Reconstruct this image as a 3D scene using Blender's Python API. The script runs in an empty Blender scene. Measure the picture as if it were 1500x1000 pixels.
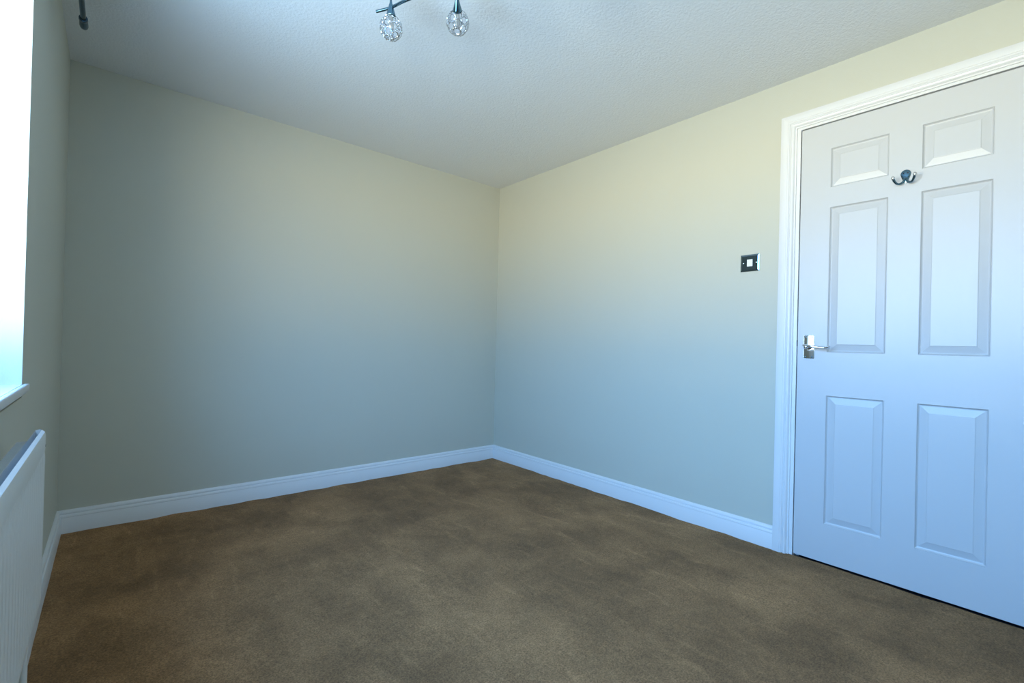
import bpy, bmesh, math, random
from mathutils import Vector, Matrix, noise
random.seed(7)
S = bpy.context.scene
COL = S.collection

# ------------------------------------------------------------------ camera
H, L = 2.2547, 2.6321            # ceiling height, window wall at x = -L
cam_d = bpy.data.cameras.new('camera')
cam_d.sensor_fit = 'HORIZONTAL'; cam_d.sensor_width = 36.0
cam_d.lens = 686.38 / 1500 * 36.0
cam_d.clip_start = 0.02
cam = bpy.data.objects.new('camera', cam_d); COL.objects.link(cam)
yaw, pitch, roll = math.radians(-40.4933), math.radians(0.3018), math.radians(1.46)
fw = Vector((-math.sin(yaw)*math.cos(pitch), math.cos(yaw)*math.cos(pitch), math.sin(pitch)))
rt = Vector((math.cos(yaw), math.sin(yaw), 0)); up = rt.cross(fw)
r2 = rt*math.cos(roll) + up*math.sin(roll); u2 = -rt*math.sin(roll) + up*math.cos(roll)
cam.matrix_world = Matrix(((r2.x, u2.x, -fw.x, -2.4523), (r2.y, u2.y, -fw.y, -3.0788),
                           (r2.z, u2.z, -fw.z, 0.9544), (0, 0, 0, 1)))
S.camera = cam

# ------------------------------------------------------------------ view
S.view_settings.view_transform = 'Standard'; S.view_settings.look = 'None'
S.view_settings.gamma = 1.0; S.view_settings.use_curve_mapping = False
S.view_settings.exposure = 0.2
S.cycles.max_bounces = 14; S.cycles.diffuse_bounces = 8; S.cycles.transparent_max_bounces = 24

# ------------------------------------------------------------------ world: blue sky, pale sunlit ground below the horizon
# (sine of elevation, colour, brightness): hazy bright horizon, deeper blue overhead, pale sunlit ground that dims towards the house
SKY_K = 25.0
STOPS = [(-1.0, (0.38, 0.62, 0.95), 0.70), (-0.50, (0.42, 0.65, 0.93), 0.72), (-0.22, (1.0, 0.94, 0.78), 0.76), (-0.02, (1.0, 0.92, 0.76), 0.80),
         (0.015, (0.62, 0.79, 1.0), 0.72), (0.09, (0.36, 0.60, 1.0), 0.76), (0.24, (0.24, 0.52, 1.0), 0.98), (1.0, (0.13, 0.40, 1.0), 0.75)]
W = bpy.data.worlds.new('world'); S.world = W; W.use_nodes = True
nt = W.node_tree; nt.nodes.clear()
def N(t, **k):
    n = nt.nodes.new(t)
    for a, b in k.items(): setattr(n, a, b)
    return n
tc = N('ShaderNodeTexCoord'); sx = N('ShaderNodeSeparateXYZ'); nt.links.new(tc.outputs['Generated'], sx.inputs[0])
cr = N('ShaderNodeValToRGB'); mp = N('ShaderNodeMapRange'); mp.inputs[1].default_value = -1; mp.inputs[2].default_value = 1
nt.links.new(sx.outputs['Z'], mp.inputs[0]); nt.links.new(mp.outputs[0], cr.inputs[0])
def sc(c, k): return (c[0]*k, c[1]*k, c[2]*k, 1)
els = cr.color_ramp.elements
while len(els) > 1: els.remove(els[0])
for i, (se, c, k) in enumerate(STOPS):
    e = els[0] if i == 0 else els.new((se+1)/2)
    e.position = (se+1)/2; e.color = sc(c, k)
bg = N('ShaderNodeBackground'); bg.inputs['Strength'].default_value = SKY_K
nt.links.new(cr.outputs[0], bg.inputs['Color'])
wo = N('ShaderNodeOutputWorld'); nt.links.new(bg.outputs[0], wo.inputs[0])

# window opening in the left wall
WY0, WY1, WZ0, WZ1, REC = -1.28, -3.35, 0.80, 2.06, 0.20
# portal in the opening (guides sampling of the sky, gives no light itself)
pl = bpy.data.lights.new('window_portal', 'AREA'); pl.shape = 'RECTANGLE'
pl.size = abs(WY1-WY0); pl.size_y = WZ1-WZ0; pl.cycles.is_portal = True
po = bpy.data.objects.new('window_portal', pl); COL.objects.link(po)
po.location = (-L-0.29, (WY0+WY1)/2, (WZ0+WZ1)/2); po.rotation_euler = (math.radians(90), 0, math.radians(-90))

# ------------------------------------------------------------------ materials
def mat(name, col, rough=0.5, metal=0.0, spec=0.5, **k):
    m = bpy.data.materials.new(name); m.use_nodes = True
    b = m.node_tree.nodes['Principled BSDF']
    b.inputs['Base Color'].default_value = (*col, 1); b.inputs['Roughness'].default_value = rough
    b.inputs['Metallic'].default_value = metal; b.inputs['Specular IOR Level'].default_value = spec
    for a, v in k.items(): b.inputs[a.replace('_', ' ')].default_value = v
    return m
def add_bump(m, scale, dist, strength=1.0, detail=3.0, rough=0.6, stretch=None, col_var=0.0):
    t = m.node_tree; b = t.nodes['Principled BSDF']
    g = t.nodes.new('ShaderNodeNewGeometry'); src = g.outputs['Position']
    if stretch:
        mpn = t.nodes.new('ShaderNodeMapping'); mpn.inputs['Scale'].default_value = stretch
        t.links.new(src, mpn.inputs[0]); src = mpn.outputs[0]
    n = t.nodes.new('ShaderNodeTexNoise'); n.inputs['Scale'].default_value = scale
    n.inputs['Detail'].default_value = detail; n.inputs['Roughness'].default_value = rough
    t.links.new(src, n.inputs['Vector'])
    bp = t.nodes.new('ShaderNodeBump'); bp.inputs['Distance'].default_value = dist; bp.inputs['Strength'].default_value = strength
    t.links.new(n.outputs['Fac'], bp.inputs['Height']); t.links.new(bp.outputs[0], b.inputs['Normal'])
    if col_var:
        base = b.inputs['Base Color'].default_value[:3]
        n2 = t.nodes.new('ShaderNodeTexNoise'); n2.inputs['Scale'].default_value = 2.2; n2.inputs['Detail'].default_value = 4
        t.links.new(g.outputs['Position'], n2.inputs['Vector'])
        r = t.nodes.new('ShaderNodeMapRange'); r.inputs[3].default_value = 1-col_var; r.inputs[4].default_value = 1+col_var
        t.links.new(n2.outputs['Fac'], r.inputs[0])
        v = t.nodes.new('ShaderNodeVectorMath'); v.operation = 'SCALE'; v.inputs[0].default_value = base
        t.links.new(r.outputs[0], v.inputs['Scale']); t.links.new(v.outputs[0], b.inputs['Base Color'])
    return m
M = {}
M['wall'] = add_bump(mat('pale_grey_green_emulsion', (0.50, 0.50, 0.428), 0.62, spec=0.35), 330, 0.0006, 0.6, col_var=0.015)
M['ceiling'] = add_bump(mat('textured_ceiling_paint', (0.74, 0.745, 0.74), 0.85, spec=0.2), 95, 0.0035, 0.75, detail=4, col_var=0.012)
M['trim'] = add_bump(mat('white_gloss_trim', (0.68, 0.69, 0.70), 0.32), 60, 0.0004, 0.3)
M['door'] = add_bump(mat('white_satin_door', (0.50, 0.515, 0.53), 0.36), 220, 0.00035, 0.35, stretch=(1, 1, 0.12))
M['rad'] = add_bump(mat('radiator_enamel', (0.66, 0.67, 0.66), 0.35), 300, 0.0002, 0.2)
M['upvc'] = mat('white_upvc', (0.82, 0.83, 0.84), 0.25)
M['chrome'] = mat('polished_chrome', (0.72, 0.75, 0.78), 0.07, 1.0)
M['dark_chrome'] = mat('chrome_dark_reflection', (0.13, 0.23, 0.30), 0.14, 1.0)  # chrome; dark room reflections on the hook are put into its colour
M['plate'] = mat('switch_chrome_reflection', (0.22, 0.30, 0.36), 0.05, 1.0)  # chrome darkened so its colour carries the dim wall it mirrors
M['pole'] = mat('gunmetal_pole', (0.045, 0.08, 0.11), 0.22, 0.9)
M['switch'] = mat('white_switch_plastic', (0.80, 0.80, 0.80), 0.3)
M['dark'] = mat('dark_steel', (0.03, 0.035, 0.05), 0.4, 0.6)
M['rubber'] = mat('dark_grille', (0.10, 0.10, 0.11), 0.6)
M['blind'] = add_bump(mat('white_blind_fabric', (0.74, 0.76, 0.78), 0.8), 600, 0.0004, 0.4)
M['cord'] = mat('white_cord', (0.88, 0.88, 0.88), 0.45)
M['bulb'] = mat('frosted_bulb', (0.6, 0.6, 0.58), 0.35, Transmission_Weight=0.25)
M['tarmac'] = add_bump(mat('paving', (0.5, 0.48, 0.42), 0.9), 20, 0.003)

g = bpy.data.materials.new('window_glass'); g.use_nodes = True; t = g.node_tree; t.nodes.clear()
o = t.nodes.new('ShaderNodeOutputMaterial'); mx = t.nodes.new('ShaderNodeMixShader'); lw = t.nodes.new('ShaderNodeLayerWeight'); lw.inputs['Blend'].default_value = 0.5
pw = t.nodes.new('ShaderNodeMath'); pw.operation = 'POWER'; pw.inputs[1].default_value = 5.0; t.links.new(lw.outputs['Facing'], pw.inputs[0])
fr = t.nodes.new('ShaderNodeMath'); fr.operation = 'MULTIPLY_ADD'; fr.inputs[1].default_value = 0.96; fr.inputs[2].default_value = 0.04; t.links.new(pw.outputs[0], fr.inputs[0]); tr = t.nodes.new('ShaderNodeBsdfTransparent'); gl = t.nodes.new('ShaderNodeBsdfGlossy')
gl.inputs['Roughness'].default_value = 0.0; tr.inputs[0].default_value = (0.95, 0.97, 0.96, 1)
t.links.new(fr.outputs[0], mx.inputs[0]); t.links.new(tr.outputs[0], mx.inputs[1]); t.links.new(gl.outputs[0], mx.inputs[2])
t.links.new(mx.outputs[0], o.inputs[0]); M['glass'] = g
M['crystal'] = mat('clear_crystal', (0.97, 0.98, 1.0), 0.02, Transmission_Weight=1.0, IOR=1.35)

# carpet: brown cut pile, sheen of footstep and vacuum marks painted in as colour noise
cp = mat('brown_cut_pile_carpet', (0.2, 0.14, 0.09), 0.95, spec=0.1); t = cp.node_tree; b = t.nodes['Principled BSDF']
b.inputs['Sheen Weight'].default_value = 0.05; b.inputs['Sheen Roughness'].default_value = 0.5
b.inputs['Sheen Tint'].default_value = (0.9, 0.85, 0.75, 1)
ge = t.nodes.new('ShaderNodeNewGeometry')
def nz(scale, detail, rough=0.55, dist=0.0, st=None):
    n = t.nodes.new('ShaderNodeTexNoise'); n.inputs['Scale'].default_value = scale; n.inputs['Detail'].default_value = detail
    n.inputs['Roughness'].default_value = rough; n.inputs['Distortion'].default_value = dist
    src = ge.outputs['Position']
    if st:
        mpn = t.nodes.new('ShaderNodeMapping'); mpn.inputs['Scale'].default_value = st
        mpn.inputs['Rotation'].default_value = (0, 0, 0.7)
        t.links.new(src, mpn.inputs[0]); src = mpn.outputs[0]
    t.links.new(src, n.inputs['Vector']); return n.outputs['Fac']
def mr(v, a, b_, lo=0.35, hi=0.65):
    r = t.nodes.new('ShaderNodeMapRange'); r.inputs[1].default_value = lo; r.inputs[2].default_value = hi
    r.inputs[3].default_value = a; r.inputs[4].default_value = b_; t.links.new(v, r.inputs[0]); return r.outputs[0]
def mul(a, b_):
    m = t.nodes.new('ShaderNodeMath'); m.operation = 'MULTIPLY'; t.links.new(a, m.inputs[0]); t.links.new(b_, m.inputs[1]); return m.outputs[0]
big = mr(nz(1.5, 4, 0.55, 0.4, (1, 1.3, 1)), 0.76, 1.20)
mid = mul(mr(nz(4.2, 5, 0.6, 0.5, (1.3, 0.9, 1)), 0.82, 1.19), mr(nz(7.5, 2, 0.5, 0.3, (2.6, 0.7, 1)), 1.0, 1.35, 0.60, 0.76))
fine = mr(nz(170, 3, 0.8), 0.60, 1.40)
fin2 = mr(nz(45, 4, 0.7), 0.88, 1.12)
f = mul(mul(big, mid), mul(fine, fin2))
vm = t.nodes.new('ShaderNodeVectorMath'); vm.operation = 'SCALE'; vm.inputs[0].default_value = (0.262, 0.140, 0.060)
t.links.new(f, vm.inputs['Scale']); t.links.new(vm.outputs[0], b.inputs['Base Color'])
bp = t.nodes.new('ShaderNodeBump'); bp.inputs['Distance'].default_value = 0.004; bp.inputs['Strength'].default_value = 0.9
t.links.new(nz(260, 3, 0.8), bp.inputs['Height']); t.links.new(bp.outputs[0], b.inputs['Normal'])
M['carpet'] = cp

# ------------------------------------------------------------------ mesh helpers
def link(name, bm, m, parent=None, smooth=False, kind=None):
    me = bpy.data.meshes.new(name); bmesh.ops.recalc_face_normals(bm, faces=bm.faces[:]); bm.to_mesh(me); bm.free()
    me.materials.append(M[m])
    if smooth:
        for p in me.polygons: p.use_smooth = True
    ob = bpy.data.objects.new(name, me); COL.objects.link(ob)
    if parent is not None: ob.parent = parent
    if kind: ob['kind'] = kind
    return ob
def empty(name, loc=(0, 0, 0), **tags):
    e = bpy.data.objects.new(name, None); COL.objects.link(e); e.location = loc; e.empty_display_size = 0.05
    for k, v in tags.items(): e[k] = v
    return e
def box(bm, a, b, bev=0.0, seg=2):
    c = [(a[i]+b[i])/2 for i in range(3)]; s = [abs(b[i]-a[i]) for i in range(3)]
    r = bmesh.ops.create_cube(bm, size=1.0, matrix=Matrix.Translation(c) @ Matrix.Diagonal((*s, 1)))
    if bev:
        ed = list({e for v in r['verts'] for e in v.link_edges})
        bmesh.ops.bevel(bm, geom=ed, offset=bev, segments=seg, affect='EDGES', profile=0.5)
def frame_of(d):
    d = d.normalized(); a = Vector((0, 0, 1)) if abs(d.z) < 0.9 else Vector((1, 0, 0))
    u = d.cross(a).normalized(); return u, d.cross(u).normalized()
def tube(bm, pts, rad, n=12, flat=1.0, closed=False, caps=True):
    pts = [Vector(p) for p in pts]; k = len(pts)
    rs = rad if isinstance(rad, (list, tuple)) else [rad]*k
    rings = []; u = None
    for i, p in enumerate(pts):
        if closed: d = pts[(i+1) % k]-pts[i-1]
        else: d = pts[min(i+1, k-1)]-pts[max(i-1, 0)]
        d.normalize()
        if u is None: u, v = frame_of(d)
        else:
            u = (u-d*u.dot(d)).normalized(); v = d.cross(u)
        rings.append([bm.verts.new(p+(u*math.cos(a)+v*math.sin(a)*flat)*rs[i]) for a in [2*math.pi*j/n for j in range(n)]])
    for i in range(k if closed else k-1):
        A, B = rings[i], rings[(i+1) % k]
        for j in range(n): bm.faces.new((A[j], A[(j+1) % n], B[(j+1) % n], B[j]))
    if caps and not closed: bm.faces.new(rings[0]); bm.faces.new(rings[-1])
def lathe(bm, prof, origin, axis, n=24):
    """prof: (distance along axis, radius)"""
    ax = Vector(axis).normalized(); u, v = frame_of(ax); o = Vector(origin); rings = []
    for h, r in prof:
        if r < 1e-6: rings.append([bm.verts.new(o+ax*h)])
        else: rings.append([bm.verts.new(o+ax*h+(u*math.cos(a)+v*math.sin(a))*r) for a in [2*math.pi*j/n for j in range(n)]])
    for A, B in zip(rings, rings[1:]):
        for j in range(n):
            q = [A[j % len(A)], A[(j+1) % len(A)], B[(j+1) % len(B)], B[j % len(B)]]
            q = list(dict.fromkeys(q))
            if len(q) > 2: bm.faces.new(q)
def spline(P, m=8):
    P = [Vector(p) for p in P]; out = []
    for i in range(len(P)-1):
        a, b, c, d = P[max(i-1, 0)], P[i], P[i+1], P[min(i+2, len(P)-1)]
        for j in range(m):
            s = j/m
            out.append(0.5*((2*b)+(c-a)*s+(2*a-5*b+4*c-d)*s*s+(3*b-a-3*c+d)*s**3))
    return out+[P[-1]]
def autosmooth(ob, ang=35):
    me = ob.data
    for p in me.polygons: p.use_smooth = True
    me.set_sharp_from_angle(angle=math.radians(ang)); return ob
def bevel_mod(ob, w, seg=2):
    m = ob.modifiers.new('bevel', 'BEVEL'); m.width = w; m.segments = seg; m.limit_method = 'ANGLE'
    return ob

# ------------------------------------------------------------------ room shell
YF = -3.75                      # wall behind the camera
DY0, DY1, DZ = -2.2715, -3.0485, 1.9965      # door opening in the right wall (clear, inside the lining)
LT = 0.028                      # lining thickness
bm = bmesh.new(); box(bm, (-L-0.35, 0, -0.05), (0.35, 0.15, H+0.1)); link('wall_back', bm, 'wall', kind='structure')
bm = bmesh.new(); box(bm, (-L-0.35, YF-0.15, -0.05), (0.35, YF, H+0.1)); link('wall_front', bm, 'wall', kind='structure')
bm = bmesh.new()
box(bm, (0, DY0+LT, -0.05), (0.11, 0, H+0.05)); box(bm, (0, YF, -0.05), (0.11, DY1-LT, H+0.05))
box(bm, (0, DY1-LT, DZ+LT), (0.11, DY0+LT, H+0.05))
link('wall_right', bm, 'wall', kind='structure')
bm = bmesh.new(); X0 = -L-0.27
box(bm, (X0, WY0, -0.05), (-L, 0, H+0.05)); box(bm, (X0, YF, -0.05), (-L, WY1, H+0.05))
box(bm, (X0, WY1, -0.05), (-L, WY0, WZ0-0.022)); box(bm, (X0, WY1, WZ1), (-L, WY0, H+0.05))
link('wall_left', bm, 'wall', kind='structure')
bm = bmesh.new(); box(bm, (-L-0.35, YF-0.15, H), (0.35, 0.15, H+0.12)); link('ceiling', bm, 'ceiling', kind='structure')
# carpet with slight undulation and an uneven edge where it meets the skirting
bm = bmesh.new(); NX, NY = 150, 200
vs = []
for i in range(NX+1):
    row = []
    for j in range(NY+1):
        x = -L + L*i/NX; y = YF*j/NY
        z = 0.0025*noise.noise(Vector((x*3.1, y*3.1, 0))) + 0.0013*noise.noise(Vector((x*13, y*13, 3)))
        dist = min(-x, -y, x+L)
        if dist < 0.06: z += 0.004*noise.noise(Vector((x*9, y*9, 8)))
        row.append(bm.verts.new((x, y, z)))
    vs.append(row)
for i in range(NX):
    for j in range(NY): bm.faces.new((vs[i][j], vs[i+1][j], vs[i+1][j+1], vs[i][j+1]))
link('floor', bm, 'carpet', smooth=True, kind='structure')
bm = bmesh.new(); box(bm, (-L-0.3, YF-0.1, -0.12), (1.3, 0.1, -0.04)); box(bm, (0, -3.2, -0.04), (1.2, -2.1, -0.012))
link('trim_5', bm, 'dark', kind='structure')
# closed dark landing behind the door
bm = bmesh.new()
box(bm, (1.2, -3.3, -0.05), (1.25, -2.0, 2.3)); box(bm, (0.11, -3.35, -0.05), (1.25, -3.3, 2.3)); box(bm, (0.11, -2.0, -0.05), (1.25, -1.95, 2.3)); box(bm, (0.11, -3.35, 2.25), (1.25, -1.95, 2.3))
link('wall_landing', bm, 'wall', kind='structure')

# skirting boards: moulded profile swept along each wall with mitred corners
SK = [(0, 0), (0.018, 0), (0.018, 0.0765), (0.0168, 0.079), (0.0178, 0.0815), (0.0172, 0.0865), (0.0150, 0.0910), (0.0100, 0.0930),
      (0.0088, 0.0955), (0.0118, 0.0975), (0.0118, 0.1030), (0.0098, 0.1080), (0.0065, 0.1120), (0.002, 0.114), (0, 0.114)]
def skirting(name, start, end, ns, ne, inward):
    """ns / ne: mitre direction factor at each end along the run"""
    bm = bmesh.new(); s, e, w = Vector(start), Vector(end), Vector(inward); d = (e-s).normalized()
    A = [bm.verts.new(s+w*a+d*a*ns+Vector((0, 0, z))) for a, z in SK]
    B = [bm.verts.new(e+w*a-d*a*ne+Vector((0, 0, z))) for a, z in SK]
    k = len(SK)
    for i in range(k): bm.faces.new((A[i], A[(i+1) % k], B[(i+1) % k], B[i]))
    bm.faces.new(A); bm.faces.new(B)
    return autosmooth(link(name, bm, 'trim', kind='structure'), 40)
ARO = -2.1904                   # outer edge of architrave
zb = -0.006
skirting('baseboard_back', (-L, 0, zb), (0, 0, zb), 1, 1, (0, -1, 0))
skirting('baseboard_right', (0, 0, zb), (0, ARO, zb), 1, 0, (-1, 0, 0))
skirting('baseboard_left', (-L, 0, zb), (-L, YF, zb), 1, 1, (1, 0, 0))
skirting('baseboard_front', (-L, YF, zb), (0, YF, zb), 1, 1, (0, 1, 0))
skirting('baseboard_right_2', (0, -3.13, zb), (0, YF, zb), 0, 1, (-1, 0, 0))

# architrave around the door: profile (distance in from the outer edge, projection)
AW = 0.0655
AP = [(0, 0), (0, 0.0195), (0.0015, 0.0205), (0.030, 0.0205), (0.0315, 0.0188), (0.0335, 0.0192), (0.0365, 0.0185), (0.0395, 0.0140), (0.0415, 0.0122),
      (0.0435, 0.0150), (0.0475, 0.0178), (0.0520, 0.0172), (0.0560, 0.0135), (0.0580, 0.0085), (0.0595, 0.0070), (0.0640, 0.0080), (AW, 0.0085), (AW, 0)]
ZT = 2.0728; ARI = ARO-AW; AR2O = DY1-(ARI-DY0)*-1-AW
AR2I = DY1-(ARI-DY0); AR2O = AR2I-AW
def archi(name, pts_of):
    bm = bmesh.new(); rings = [[bm.verts.new(pts_of(k, a, p)) for a, p in AP] for k in range(2)]
    n = len(AP)
    for i in range(n): bm.faces.new((rings[0][i], rings[0][(i+1) % n], rings[1][(i+1) % n], rings[1][i]))
    bm.faces.new(rings[0]); bm.faces.new(rings[1])
    return autosmooth(link(name, bm, 'trim', kind='structure'), 40)
archi('trim_1', lambda k, a, p: Vector((-p, ARO-a, -0.004 if k == 0 else ZT-a)))
archi('trim_2', lambda k, a, p: Vector((-p, AR2O+a, -0.004 if k == 0 else ZT-a)))
archi('trim_3', lambda k, a, p: Vector((-p, ARO-a if k == 0 else AR2O+a, ZT-a)))
# door lining and stop
bm = bmesh.new()
box(bm, (-0.002, DY0, -0.01), (0.112, DY0+LT, DZ+LT)); box(bm, (-0.002, DY1-LT, -0.01), (0.112, DY1, DZ+LT)); box(bm, (-0.002, DY1, DZ), (0.112, DY0, DZ+LT))
box(bm, (0.040, DY0-0.014, -0.01), (0.075, DY0, DZ)); box(bm, (0.040, DY1, -0.01), (0.075, DY1+0.014, DZ)); box(bm, (0.040, DY1, DZ-0.014), (0.075, DY0, DZ))
link('trim_4', bm, 'trim', kind='structure')

# ------------------------------------------------------------------ door
door = empty('door_1', (0.0, -2.66, 0.0), kind='structure')
def dl(ob): ob.parent = door; ob.location = (0.0, 2.66, 0.0); return ob
ZB_, ZT_ = 0.0095, 1.9905
YL_T, YL_B, YR = -2.2755, -2.2775, -3.0445
ycols = [(-2.3935, -2.6045), (-2.7075, -2.9120)]
zrows = [(0.180, 0.7600), (0.9520, 1.6090), (1.6960, 1.8760)]
bm = bmesh.new()
ys = [YL_T, ycols[0][0], ycols[0][1], ycols[1][0], ycols[1][1], YR]
zs = [ZB_, zrows[0][0], zrows[0][1], zrows[1][0], zrows[1][1], zrows[2][0], zrows[2][1], ZT_]
for i in range(5):
    for j in range(7):
        hole = i in (1, 3) and j in (1, 3, 5)
        x0 = 0.012 if hole else 0.0
        box(bm, (x0, ys[i+1], zs[j]), (0.035, ys[i], zs[j+1]))
bmesh.ops.remove_doubles(bm, verts=bm.verts[:], dist=1e-6)
dl(link('door_leaf', bm, 'door'))
PP = [(0.0, 0.0), (0.0018, -0.0006), (0.0042, 0.0042), (0.0072, 0.0078), (0.0098, 0.0086), (0.0125, 0.0080), (0.0350, 0.0022), (0.0362, 0.0008), (0.0380, 0.0005)]
for (ya, yb) in ycols:
    for (za, zb2) in zrows:
        bm = bmesh.new(); rings = []
        for off, dep in PP:
            rings.append([bm.verts.new((dep, y, z)) for y, z in ((ya-off, za+off), (yb+off, za+off), (yb+off, zb2-off), (ya-off, zb2-off))])
        for A, B in zip(rings, rings[1:]):
            for j in range(4): bm.faces.new((A[j], A[(j+1) % 4], B[(j+1) % 4], B[j]))
        bm.faces.new(rings[-1])
        back = [bm.verts.new((0.0119, y, z)) for y, z in ((ya, za), (yb, za), (yb, zb2), (ya, zb2))]
        for j in range(4): bm.faces.new((rings[0][j], rings[0][(j+1) % 4], back[(j+1) % 4], back[j]))
        bm.faces.new(back)
        dl(link('door_panel', bm, 'door'))
# handle: back plate with a lever
hy, hz = -2.3235, 0.9755
hp = bmesh.new(); box(hp, (-0.0055, hy-0.0215, hz-0.0545), (0.0, hy+0.0215, hz+0.0545), 0.0040, 4)
plate = dl(link('handle_plate', hp, 'chrome')); autosmooth(plate, 50); plate['label'] = 'chrome latch back plate'
for sy in (-1, 1):
    for sz in (-0.046, 0.046):
        b2 = bmesh.new(); lathe(b2, [(0, 0.0034), (0.0012, 0.003), (0.0018, 0.0016), (0.0015, 0.0)], (-0.0056, hy+sy*0.0135, hz+sz), (-1, 0, 0), 12)
        s = link('screw', b2, 'dark_chrome', plate, smooth=True)
    b2 = bmesh.new(); lathe(b2, [(0, 0.0125), (0.006, 0.0122), (0.010, 0.0095), (0.030, 0.0085), (0.034, 0.0105), (0.042, 0.0100), (0.046, 0.006), (0.047, 0)], (-0.005, hy, hz), (-1, 0, 0), 20)
dl(link('spindle_collar', b2, 'chrome', smooth=True))
b2 = bmesh.new()
P = spline([(-0.038, hy+0.012, hz+0.008), (-0.043, hy, hz+0.006), (-0.045, hy-0.028, hz+0.002), (-0.045, hy-0.058, hz-0.0015), (-0.046, hy-0.078, hz-0.002), (-0.050, hy-0.089, hz+0.001), (-0.054, hy-0.094, hz+0.005)], 6)
rr = [0.0045+0.0045*math.sin(math.pi*min(1, 0.25+i/(len(P)-1)*1.4)*0.5) if i < 12 else 0.0082-0.0032*(i-12)/(len(P)-13) for i in range(len(P))]
rr = [q_*1.2 for q_ in rr]; rr[0] = 0.003; rr[-1] = 0.003
tube(b2, P, rr, 14, flat=0.62)
lev = dl(link('lever', b2, 'chrome', smooth=True)); lev['label'] = 'curved chrome lever'
b2 = bmesh.new(); box(b2, (-0.0012, DY0-0.0005, hz+0.002), (0.030, DY0+0.0085, hz+0.031), 0.001, 1); box(b2, (0.004, YL_B, hz+0.005), (0.022, DY0, hz+0.026), 0.002, 1)
dl(link('latch', b2, 'dark'))  # latch bolt and keep; dark colour stands in for the shaded recess
# hinges at the far edge of the leaf
for z in (0.22, 1.75):
    b2 = bmesh.new(); tube(b2, [(-0.004, -3.0465, z), (-0.004, -3.0465, z+0.075)], 0.0045, 12)
    dl(link('hinge', b2, 'chrome', smooth=False))

# ------------------------------------------------------------------ double hook on the door
hook = empty('coat_hook', (0, -2.659, 1.68), label='small chrome double robe hook screwed between the upper panels of the white door', category='hook')
def hl(ob, root, loc): ob.parent = root; ob.location = -Vector(loc); return ob
HL = (0, -2.659, 1.68)
b2 = bmesh.new()
# pear-shaped back plate
out = []
for k in range(28):
    a = 2*math.pi*k/28; r = 0.0168; y = math.sin(a)*r; z = math.cos(a)*r*1.02
    if z < 0:
        tt = min(1, -z/0.0168); y *= (1-0.42*tt); z *= 2.2
    out.append((y, z))
f0 = [b2.verts.new((0.0, HL[1]+y, 1.6890+z)) for y, z in out]
f1 = [b2.verts.new((-0.0035, HL[1]+y, 1.6890+z)) for y, z in out]
f2 = [b2.verts.new((-0.0055, HL[1]+y*0.78, 1.6890+z*0.80)) for y, z in out]
for A, B in ((f0, f1), (f1, f2)):
    for j in range(28): b2.faces.new((A[j], A[(j+1) % 28], B[(j+1) % 28], B[j]))
b2.faces.new(f0); b2.faces.new(f2)
hl(autosmooth(link('back_plate', b2, 'dark_chrome'), 50), hook, HL)
for s in (-1, 1):
    b2 = bmesh.new(); q = lambda dx, dy, dz: (-dx, HL[1]+s*dy, 1.6890+dz)
    P = spline([q(0.003, 0.002, -0.016), q(0.008, 0.006, -0.030), q(0.016, 0.014, -0.040), q(0.026, 0.024, -0.040), q(0.034, 0.031, -0.030), q(0.038, 0.034, -0.020)], 6)
    tube(b2, P, [0.0052-0.0012*math.sin(math.pi*i/(len(P)-1)) for i in range(len(P))], 14)
    hl(link('prong', b2, 'dark_chrome', smooth=True), hook, HL); b2 = bmesh.new()
    bmesh.ops.create_uvsphere(b2, u_segments=16, v_segments=10, radius=0.0066, matrix=Matrix.Translation(q(0.039, 0.0345, -0.0175)) @ Matrix.Diagonal((1, 1, 1.25, 1)))
    hl(link('prong_tip', b2, 'chrome', smooth=True), hook, HL)
for y in (-0.0068, 0.0068):
    b2 = bmesh.new(); lathe(b2, [(0, 0.0030), (0.0009, 0.0026), (0.0004, 0.0)], (-0.0054, HL[1]+y, 1.6925), (-1, 0, 0), 12)
    hl(link('screw', b2, 'dark', smooth=True), hook, HL)

# ------------------------------------------------------------------ light switch
SL = (0, -2.0515, 1.395)
sw = empty('light_switch', SL, label='square polished chrome light switch with white rocker beside the door frame', category='light switch')
b2 = bmesh.new(); hw, hh = 0.0455, 0.0425; rings = []
for off, dep in ((0, 0.0), (0, 0.0045), (0.0075, 0.0061), (0.0080, 0.0064)):
    rings.append([b2.verts.new((-dep, SL[1]+a*(hw-off), SL[2]+c*(hh-off))) for a, c in ((-1, -1), (1, -1), (1, 1), (-1, 1))])
for A, B in zip(rings, rings[1:]):
    for j in range(4): b2.faces.new((A[j], A[(j+1) % 4], B[(j+1) % 4], B[j]))
b2.faces.new(rings[0]); b2.faces.new(rings[-1])
hl(link('switch_plate', b2, 'plate'), sw, SL)
b2 = bmesh.new(); box(b2, (-0.0080, SL[1]-0.0135, SL[2]-0.018), (-0.006, SL[1]+0.0135, SL[2]+0.018), 0.0008, 1)
hl(link('rocker_surround', b2, 'switch'), sw, SL)
b2 = bmesh.new(); box(b2, (-0.0092, SL[1]-0.0105, SL[2]-0.015), (-0.0075, SL[1]+0.0105, SL[2]+0.015), 0.0008, 2)
for v in b2.verts:
    if v.co.x < -0.0085: v.co.x -= 0.0022*(SL[2]-v.co.z)/0.015
hl(link('rocker', b2, 'switch'), sw, SL)
for s in (-1, 1):
    b2 = bmesh.new(); lathe(b2, [(0, 0.0042), (0.0014, 0.0038), (0.0022, 0.0022), (0.0024, 0)], (-0.0063, SL[1]+s*0.0310, SL[2]), (-1, 0, 0), 14)
    hl(link('screw', b2, 'chrome', smooth=True), sw, SL)

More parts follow.
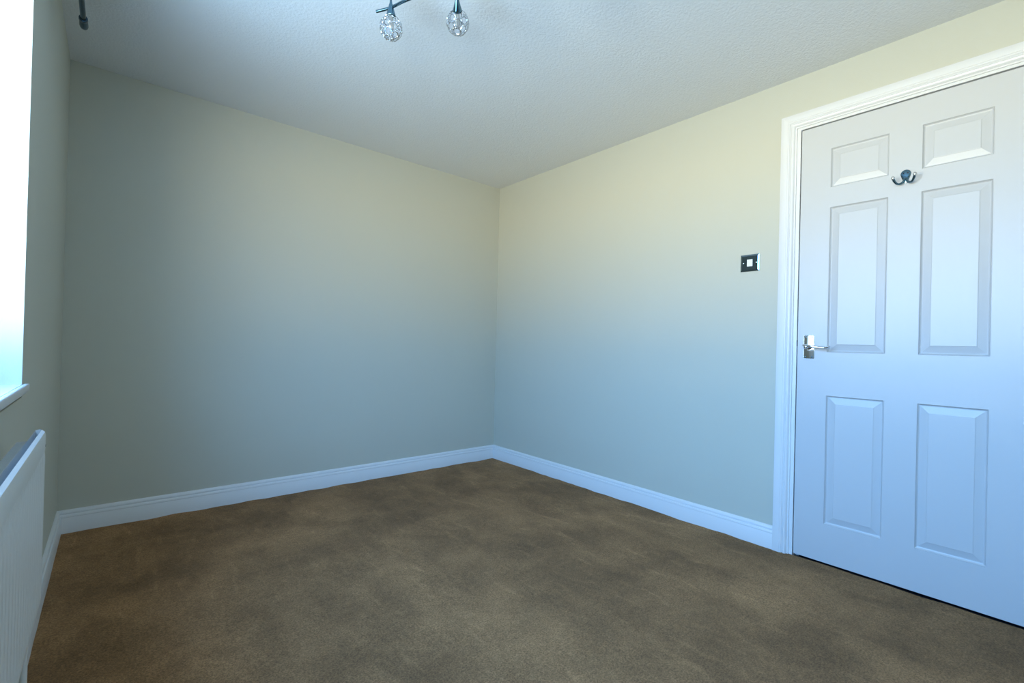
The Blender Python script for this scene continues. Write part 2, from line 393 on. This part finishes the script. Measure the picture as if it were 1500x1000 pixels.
# ------------------------------------------------------------------ window
win = empty('window_1', (-L, (WY0+WY1)/2, WZ0), kind='structure')
WLc = (-L, (WY0+WY1)/2, WZ0)
xf0, xf1 = -L-REC-0.065, -L-REC
b2 = bmesh.new(); fwid = 0.055
box(b2, (xf0, WY1, WZ0), (xf1, WY1+fwid, WZ1), 0.004); box(b2, (xf0, WY0-fwid, WZ0), (xf1, WY0, WZ1), 0.004)
box(b2, (xf0, WY1+fwid, WZ0), (xf1, WY0-fwid, WZ0+fwid), 0.004); box(b2, (xf0, WY1+fwid, WZ1-fwid), (xf1, WY0-fwid, WZ1), 0.004)
ym = (WY0+WY1)/2; box(b2, (xf0, ym-0.035, WZ0+fwid), (xf1, ym+0.035, WZ1-fwid), 0.004)
hl(autosmooth(link('window_frame', b2, 'upvc'), 40), win, WLc)
for (a, c) in ((WY1+fwid, ym-0.035), (ym+0.035, WY0-fwid)):
    b2 = bmesh.new(); sw_, z0, z1 = 0.038, WZ0+fwid, WZ1-fwid
    for q in (((a, z0), (a+sw_, z1)), ((c-sw_, z0), (c, z1)), ((a+sw_, z0), (c-sw_, z0+sw_)), ((a+sw_, z1-sw_), (c-sw_, z1))):
        box(b2, (xf0+0.012, q[0][0], q[0][1]), (xf1+0.010, q[1][0], q[1][1]), 0.003)
    s = hl(autosmooth(link('sash', b2, 'upvc'), 40), win, WLc)
    b2 = bmesh.new(); box(b2, (xf0+0.030, a+sw_-0.006, z0+sw_-0.006), (xf0+0.034, c-sw_+0.006, z1-sw_+0.006))
    p = link('pane', b2, 'glass', s)
b2 = bmesh.new(); sx1 = -2.6195
box(b2, (xf1-0.005, WY1, WZ0-0.022), (-L, WY0, WZ0))
box(b2, (-L, WY1-0.035, WZ0-0.022+0.012), (sx1, WY0+0.028, WZ0+0.012))
b2.free(); b2 = bmesh.new()
# sill board: level at the wall, rounded nosing and a short horn past the opening
zt = 0.8135
box(b2, (xf1-0.005, WY1, zt-0.022), (-L+0.0005, WY0, zt)); box(b2, (-L, WY1-0.03, zt-0.022), (sx1, WY0+0.028, zt), 0.004, 3)
hl(autosmooth(link('window_sill', b2, 'trim'), 40), win, WLc)

# roller blind, wound up at the head of the recess
BL = (-L-0.06, ym, WZ1)
bd = empty('roller_blind', BL, label='white roller blind with looped pull cord hanging in the window recess', category='blind')
b2 = bmesh.new(); tube(b2, [(-L-0.06, WY1+0.03, WZ1-0.045), (-L-0.06, WY0-0.03, WZ1-0.045)], 0.026, 24)
hl(autosmooth(link('roller', b2, 'blind'), 40), bd, BL)
b2 = bmesh.new(); box(b2, (-L-0.087, WY1+0.035, WZ1-0.10), (-L-0.0855, WY0-0.035, WZ1-0.045)); box(b2, (-L-0.092, WY1+0.035, WZ1-0.115), (-L-0.081, WY0-0.035, WZ1-0.098), 0.003)
hl(link('blind_fabric', b2, 'blind'), bd, BL)
for y in (WY1+0.008, WY0-0.008):
    b2 = bmesh.new(); box(b2, (-L-0.095, y-0.007, WZ1-0.075), (-L-0.03, y+0.007, WZ1), 0.003)
    hl(link('bracket', b2, 'upvc'), bd, BL)
b2 = bmesh.new(); yc = -1.305
P = spline([(-L-0.072, yc+0.003, WZ1-0.045), (-L-0.070, yc, 1.80), (-L-0.066, yc, 1.55), (-L-0.058, yc, 1.37), (-2.681, yc, 1.305), (-2.6705, yc, 1.262), (-2.6668, yc, 1.236), (-2.6690, yc, 1.212),
            (-2.6780, yc, 1.190), (-2.6950, yc-0.004, 1.178), (-2.7100, yc-0.004, 1.19), (-L-0.090, yc-0.004, 1.24), (-L-0.098, yc-0.003, 1.40), (-L-0.115, yc, 1.75), (-L-0.125, yc+0.003, WZ1-0.045)], 8)
tube(b2, P, 0.0011, 8)
hl(link('pull_cord', b2, 'cord', smooth=True), bd, BL)

# ------------------------------------------------------------------ curtain pole
PXc, PZc, PY0 = -2.5535, 2.0520, -0.84
CP = (PXc, -2.2, PZc)
cpo = empty('curtain_pole', CP, label='dark metal curtain pole with rounded end cap above the window', category='curtain pole')
b2 = bmesh.new(); tube(b2, [(PXc, PY0, PZc), (PXc, -3.55, PZc)], 0.0078, 20); hl(autosmooth(link('pole', b2, 'pole'), 40), cpo, CP)
for s, y in ((1, PY0), (-1, -3.55)):
    b2 = bmesh.new(); lathe(b2, [(-0.012, 0.0085), (-0.010, 0.0122), (0.0, 0.0128), (0.004, 0.0108), (0.007, 0.0112), (0.022, 0.0122), (0.040, 0.0126), (0.050, 0.0112), (0.056, 0.007), (0.058, 0)], (PXc, y, PZc), (0, s, 0), 24)
    hl(autosmooth(link('finial', b2, 'pole'), 40), cpo, CP)
for y in (-1.16, -3.42):
    b2 = bmesh.new(); tube(b2, [(-L+0.002, y, PZc-0.012), (PXc, y, PZc-0.012)], 0.005, 12)
    lathe(b2, [(0, 0.020), (0.004, 0.019), (0.005, 0.0)], (-L, y, PZc-0.012), (1, 0, 0), 20)
    hl(autosmooth(link('bracket', b2, 'pole'), 40), cpo, CP)

# ------------------------------------------------------------------ radiator
RX, RY0, RY1, RZ0, RZ1, RD = -2.5610, -1.575, -2.60, 0.335, 0.7335, 0.046
RL = (-L, (RY0+RY1)/2, 0)
rad = empty('radiator', RL, label='white panel radiator on the wall under the window sill', category='radiator')
b2 = bmesh.new(); xb = RX-RD
# pressed front panel: rounded top and bottom edges, vertical flutes between
prof = [(RZ0, RX-0.012), (RZ0+0.002, RX-0.005), (RZ0+0.008, RX-0.001), (RZ0+0.018, RX), (RZ0+0.030, RX), (RZ1-0.060, RX), (RZ1-0.050, RX-0.0010), (RZ1-0.040, RX), (RZ1-0.012, RX), (RZ1-0.005, RX-0.0015), (RZ1, RX-0.007)]
ny = 248; grid = []
for i in range(ny+1):
    y = RY0+(RY1-RY0)*i/ny; ph = (i % 8)/8.0
    fl = 0.0026*(max(0.0, math.cos(2*math.pi*ph)))**0.6 if 6 < i < ny-6 else 0.0
    col = []
    for k, (z, x) in enumerate(prof):
        d = fl if 4 <= k <= 5 else 0.0
        e = 0.004*max(0, 1-i/3)**2+0.004*max(0, 1-(ny-i)/3)**2
        col.append(b2.verts.new((x-d-e, y, z)))
    grid.append(col)
for i in range(ny):
    for k in range(len(prof)-1): b2.faces.new((grid[i][k], grid[i+1][k], grid[i+1][k+1], grid[i][k+1]))
bk = [[b2.verts.new((xb+0.028, RY0+(RY1-RY0)*i/ny, z)) for z in (RZ0, RZ1-0.002)] for i in (0, ny)]
b2.faces.new(grid[0]+[bk[0][1], bk[0][0]]); b2.faces.new(grid[-1]+[bk[1][1], bk[1][0]])
b2.faces.new((bk[0][0], bk[0][1], bk[1][1], bk[1][0]))
hl(autosmooth(link('front_panel', b2, 'rad'), 30), rad, RL)
b2 = bmesh.new()
for i in range(60):
    y = RY0-0.03-(RY0-RY1-0.06)*i/59
    box(b2, (xb+0.002, y-0.004, RZ0+0.02), (xb+0.028, y-0.0028, RZ1-0.02))
hl(link('convector_fins', b2, 'rad', kind='stuff'), rad, RL)
b2 = bmesh.new(); lathe(b2, [(0, 0.0035), (0.001, 0.003), (0.0008, 0)], (RX-0.0005, RY0-0.012, RZ1-0.036), (1, 0, 0), 12)
hl(link('air_vent', b2, 'rubber'), rad, RL)
for y in (-2.02, -2.45):
    b2 = bmesh.new(); box(b2, (-L, y-0.015, RZ0+0.06), (xb+0.003, y+0.015, RZ1-0.06), 0.001, 1)
    hl(link('wall_bracket', b2, 'rad'), rad, RL)
for y, nm in ((RY0+0.0, 'lockshield_valve'), (RY1, 'valve')):
    s = 1 if y == RY0 else -1
    b2 = bmesh.new(); vy = y-0.028*s
    lathe(b2, [(0, 0.0), (0, 0.010), (0.010, 0.012), (0.034, 0.011), (0.038, 0.008), (0.055, 0.008)], (xb+0.022, vy, RZ0-0.048), (0, 0, 1), 16)
    tube(b2, [(xb+0.022, vy, -0.002), (xb+0.022, vy, RZ0-0.045)], 0.0075, 12)
    hl(autosmooth(link(nm, b2, 'rad'), 40), rad, RL)

# ------------------------------------------------------------------ ceiling light: wavy bar with four crystal ball spots
FL = Vector((-1.520, -1.795, H))
light = empty('ceiling_light', FL, label='chrome wavy bar ceiling light with clear crystal ball shades', category='ceiling light')
ZBAR = 2.165
bar_pts = [(-1.7385, -1.4270), (-1.7085, -1.4830), (-1.6835, -1.5560), (-1.6380, -1.6480), (-1.5640, -1.6950), (-1.520, -1.795), (-1.476, -1.895), (-1.402, -1.942), (-1.3565, -2.0337), (-1.332, -2.107), (-1.302, -2.163)]
b2 = bmesh.new(); P = spline([(x, y, ZBAR) for x, y in bar_pts], 8); tube(b2, P, 0.0052, 14)
hl(autosmooth(link('bar', b2, 'dark_chrome'), 50), light, FL)
b2 = bmesh.new(); lathe(b2, [(0, 0.06), (0.018, 0.058), (0.024, 0.050), (0.026, 0.0)], (FL.x, FL.y, H), (0, 0, -1), 40)
hl(autosmooth(link('ceiling_rose', b2, 'chrome'), 40), light, FL)
b2 = bmesh.new(); tube(b2, [(FL.x, FL.y, H-0.02), (FL.x, FL.y, ZBAR-0.004)], 0.008, 16)
hl(autosmooth(link('stem', b2, 'chrome'), 40), light, FL)
# directions of the rings over the ball
phi = (1+5**0.5)/2
ico = [Vector(v).normalized() for v in [(0, a, b*phi) for a in (-1, 1) for b in (-1, 1)]+[(a, b*phi, 0) for a in (-1, 1) for b in (-1, 1)]+[(b*phi, 0, a) for a in (-1, 1) for b in (-1, 1)]]
fc = []
for i in range(12):
    for j in range(i+1, 12):
        for k in range(j+1, 12):
            if ico[i].dot(ico[j]) > 0.4 and ico[j].dot(ico[k]) > 0.4 and ico[i].dot(ico[k]) > 0.4: fc.append((ico[i]+ico[j]+ico[k]).normalized())
rotm = Matrix.Rotation(0.37, 3, 'Z') @ Matrix.Rotation(0.25, 3, 'X')
dirs = [rotm @ d for d in ico+fc]
RB = 0.0400
def egg(p): return Vector((p.x, p.y, p.z*(1.08 if p.z > 0 else 1.0)))
bm_f = bmesh.new()
for n_, d in enumerate(dirs):
    if d.z > 0.90: continue
    u, v = frame_of(d); rr_ = 0.0128 if n_ < 12 else 0.0118
    c = d*RB*0.955
    ring = [egg((c+(u*math.cos(a)+v*math.sin(a))*rr_).normalized()*RB) for a in [2*math.pi*j/14 for j in range(14)]]
    tube(bm_f, ring, 0.0015, 6, closed=True)
    for j, q in enumerate(ring):
        if j % 2 == 0:
            bmesh.ops.create_icosphere(bm_f, subdivisions=1, radius=0.0021, matrix=Matrix.Translation(q*1.01))
me_frame = bpy.data.meshes.new('shade_frame'); bm_f.to_mesh(me_frame); bm_f.free(); me_frame.materials.append(M['chrome'])
bm_c = bmesh.new(); lathe(bm_c, [(-0.0006, 0.0), (-0.0005, 0.0100), (0.0, 0.0108), (0.0005, 0.0100), (0.0008, 0.0)], (0, 0, 0), (0, 0, 1), 8)
me_cr = bpy.data.meshes.new('crystal'); bmesh.ops.recalc_face_normals(bm_c, faces=bm_c.faces[:]); bm_c.to_mesh(me_cr); bm_c.free(); me_cr.materials.append(M['crystal'])
bm_h = bmesh.new(); lathe(bm_h, [(0.092, 0.0), (0.092, 0.0035), (0.080, 0.0050), (0.076, 0.0072), (0.062, 0.0108), (0.046, 0.0158), (0.0395, 0.0172), (0.0390, 0.0150), (0.046, 0.010), (0.060, 0.0)], (0, 0, 0), (0, 0, 1), 24)
me_h = bpy.data.meshes.new('lamp_holder'); bmesh.ops.recalc_face_normals(bm_h, faces=bm_h.faces[:]); bm_h.to_mesh(me_h); bm_h.free(); me_h.materials.append(M['dark_chrome'])
bm_b = bmesh.new(); lathe(bm_b, [(0.046, 0.006), (0.036, 0.0065), (0.026, 0.007), (0.012, 0.0085), (0.0, 0.0088), (-0.010, 0.0075), (-0.014, 0.004), (-0.016, 0)], (0, 0, 0), (0, 0, 1), 20)
me_b = bpy.data.meshes.new('bulb'); bmesh.ops.recalc_face_normals(bm_b, faces=bm_b.faces[:]); bm_b.to_mesh(me_b); bm_b.free(); me_b.materials.append(M['bulb'])
for me in (me_h, me_b):
    for p in me.polygons: p.use_smooth = True
for p in me_h.polygons: p.use_smooth = True
heads = [(-1.6990, -1.4690, 2.1000, 0.20, (0.3, -0.2)), (-1.5170, -1.6330, 2.1210, -0.16, (0.2, 0.2)), (-1.500, -1.93, 2.112, 0.1, (0, 0)), (-1.341, -2.121, 2.105, -0.1, (0, 0))]
anchors = [(-1.7085, -1.4830, ZBAR), (-1.5640, -1.6950, ZBAR), (-1.476, -1.895, ZBAR), (-1.332, -2.107, ZBAR)]
for (x, y, z, rz, _), an in zip(heads, anchors):
    c = Vector((x, y, z)); ax = (Vector(an)-c); 
    R = ax.to_track_quat('Z', 'Y').to_matrix().to_4x4() @ Matrix.Rotation(rz*6, 4, 'Z')
    T_ = Matrix.Translation(c-FL) @ R
    sh = bpy.data.objects.new('lamp_shade', me_frame); COL.objects.link(sh); sh.parent = light; sh.matrix_local = T_
    for d in dirs:
        if d.z > 0.90: continue
        co = bpy.data.objects.new('crystal', me_cr); COL.objects.link(co); co.parent = sh
        p = egg(d*RB*0.965)
        co.matrix_local = Matrix.Translation(p) @ d.to_track_quat('Z', 'Y').to_matrix().to_4x4()
    for nm, me in (('lamp_holder', me_h), ('bulb', me_b)):
        ob = bpy.data.objects.new(nm, me); COL.objects.link(ob); ob.parent = light; ob.matrix_local = T_
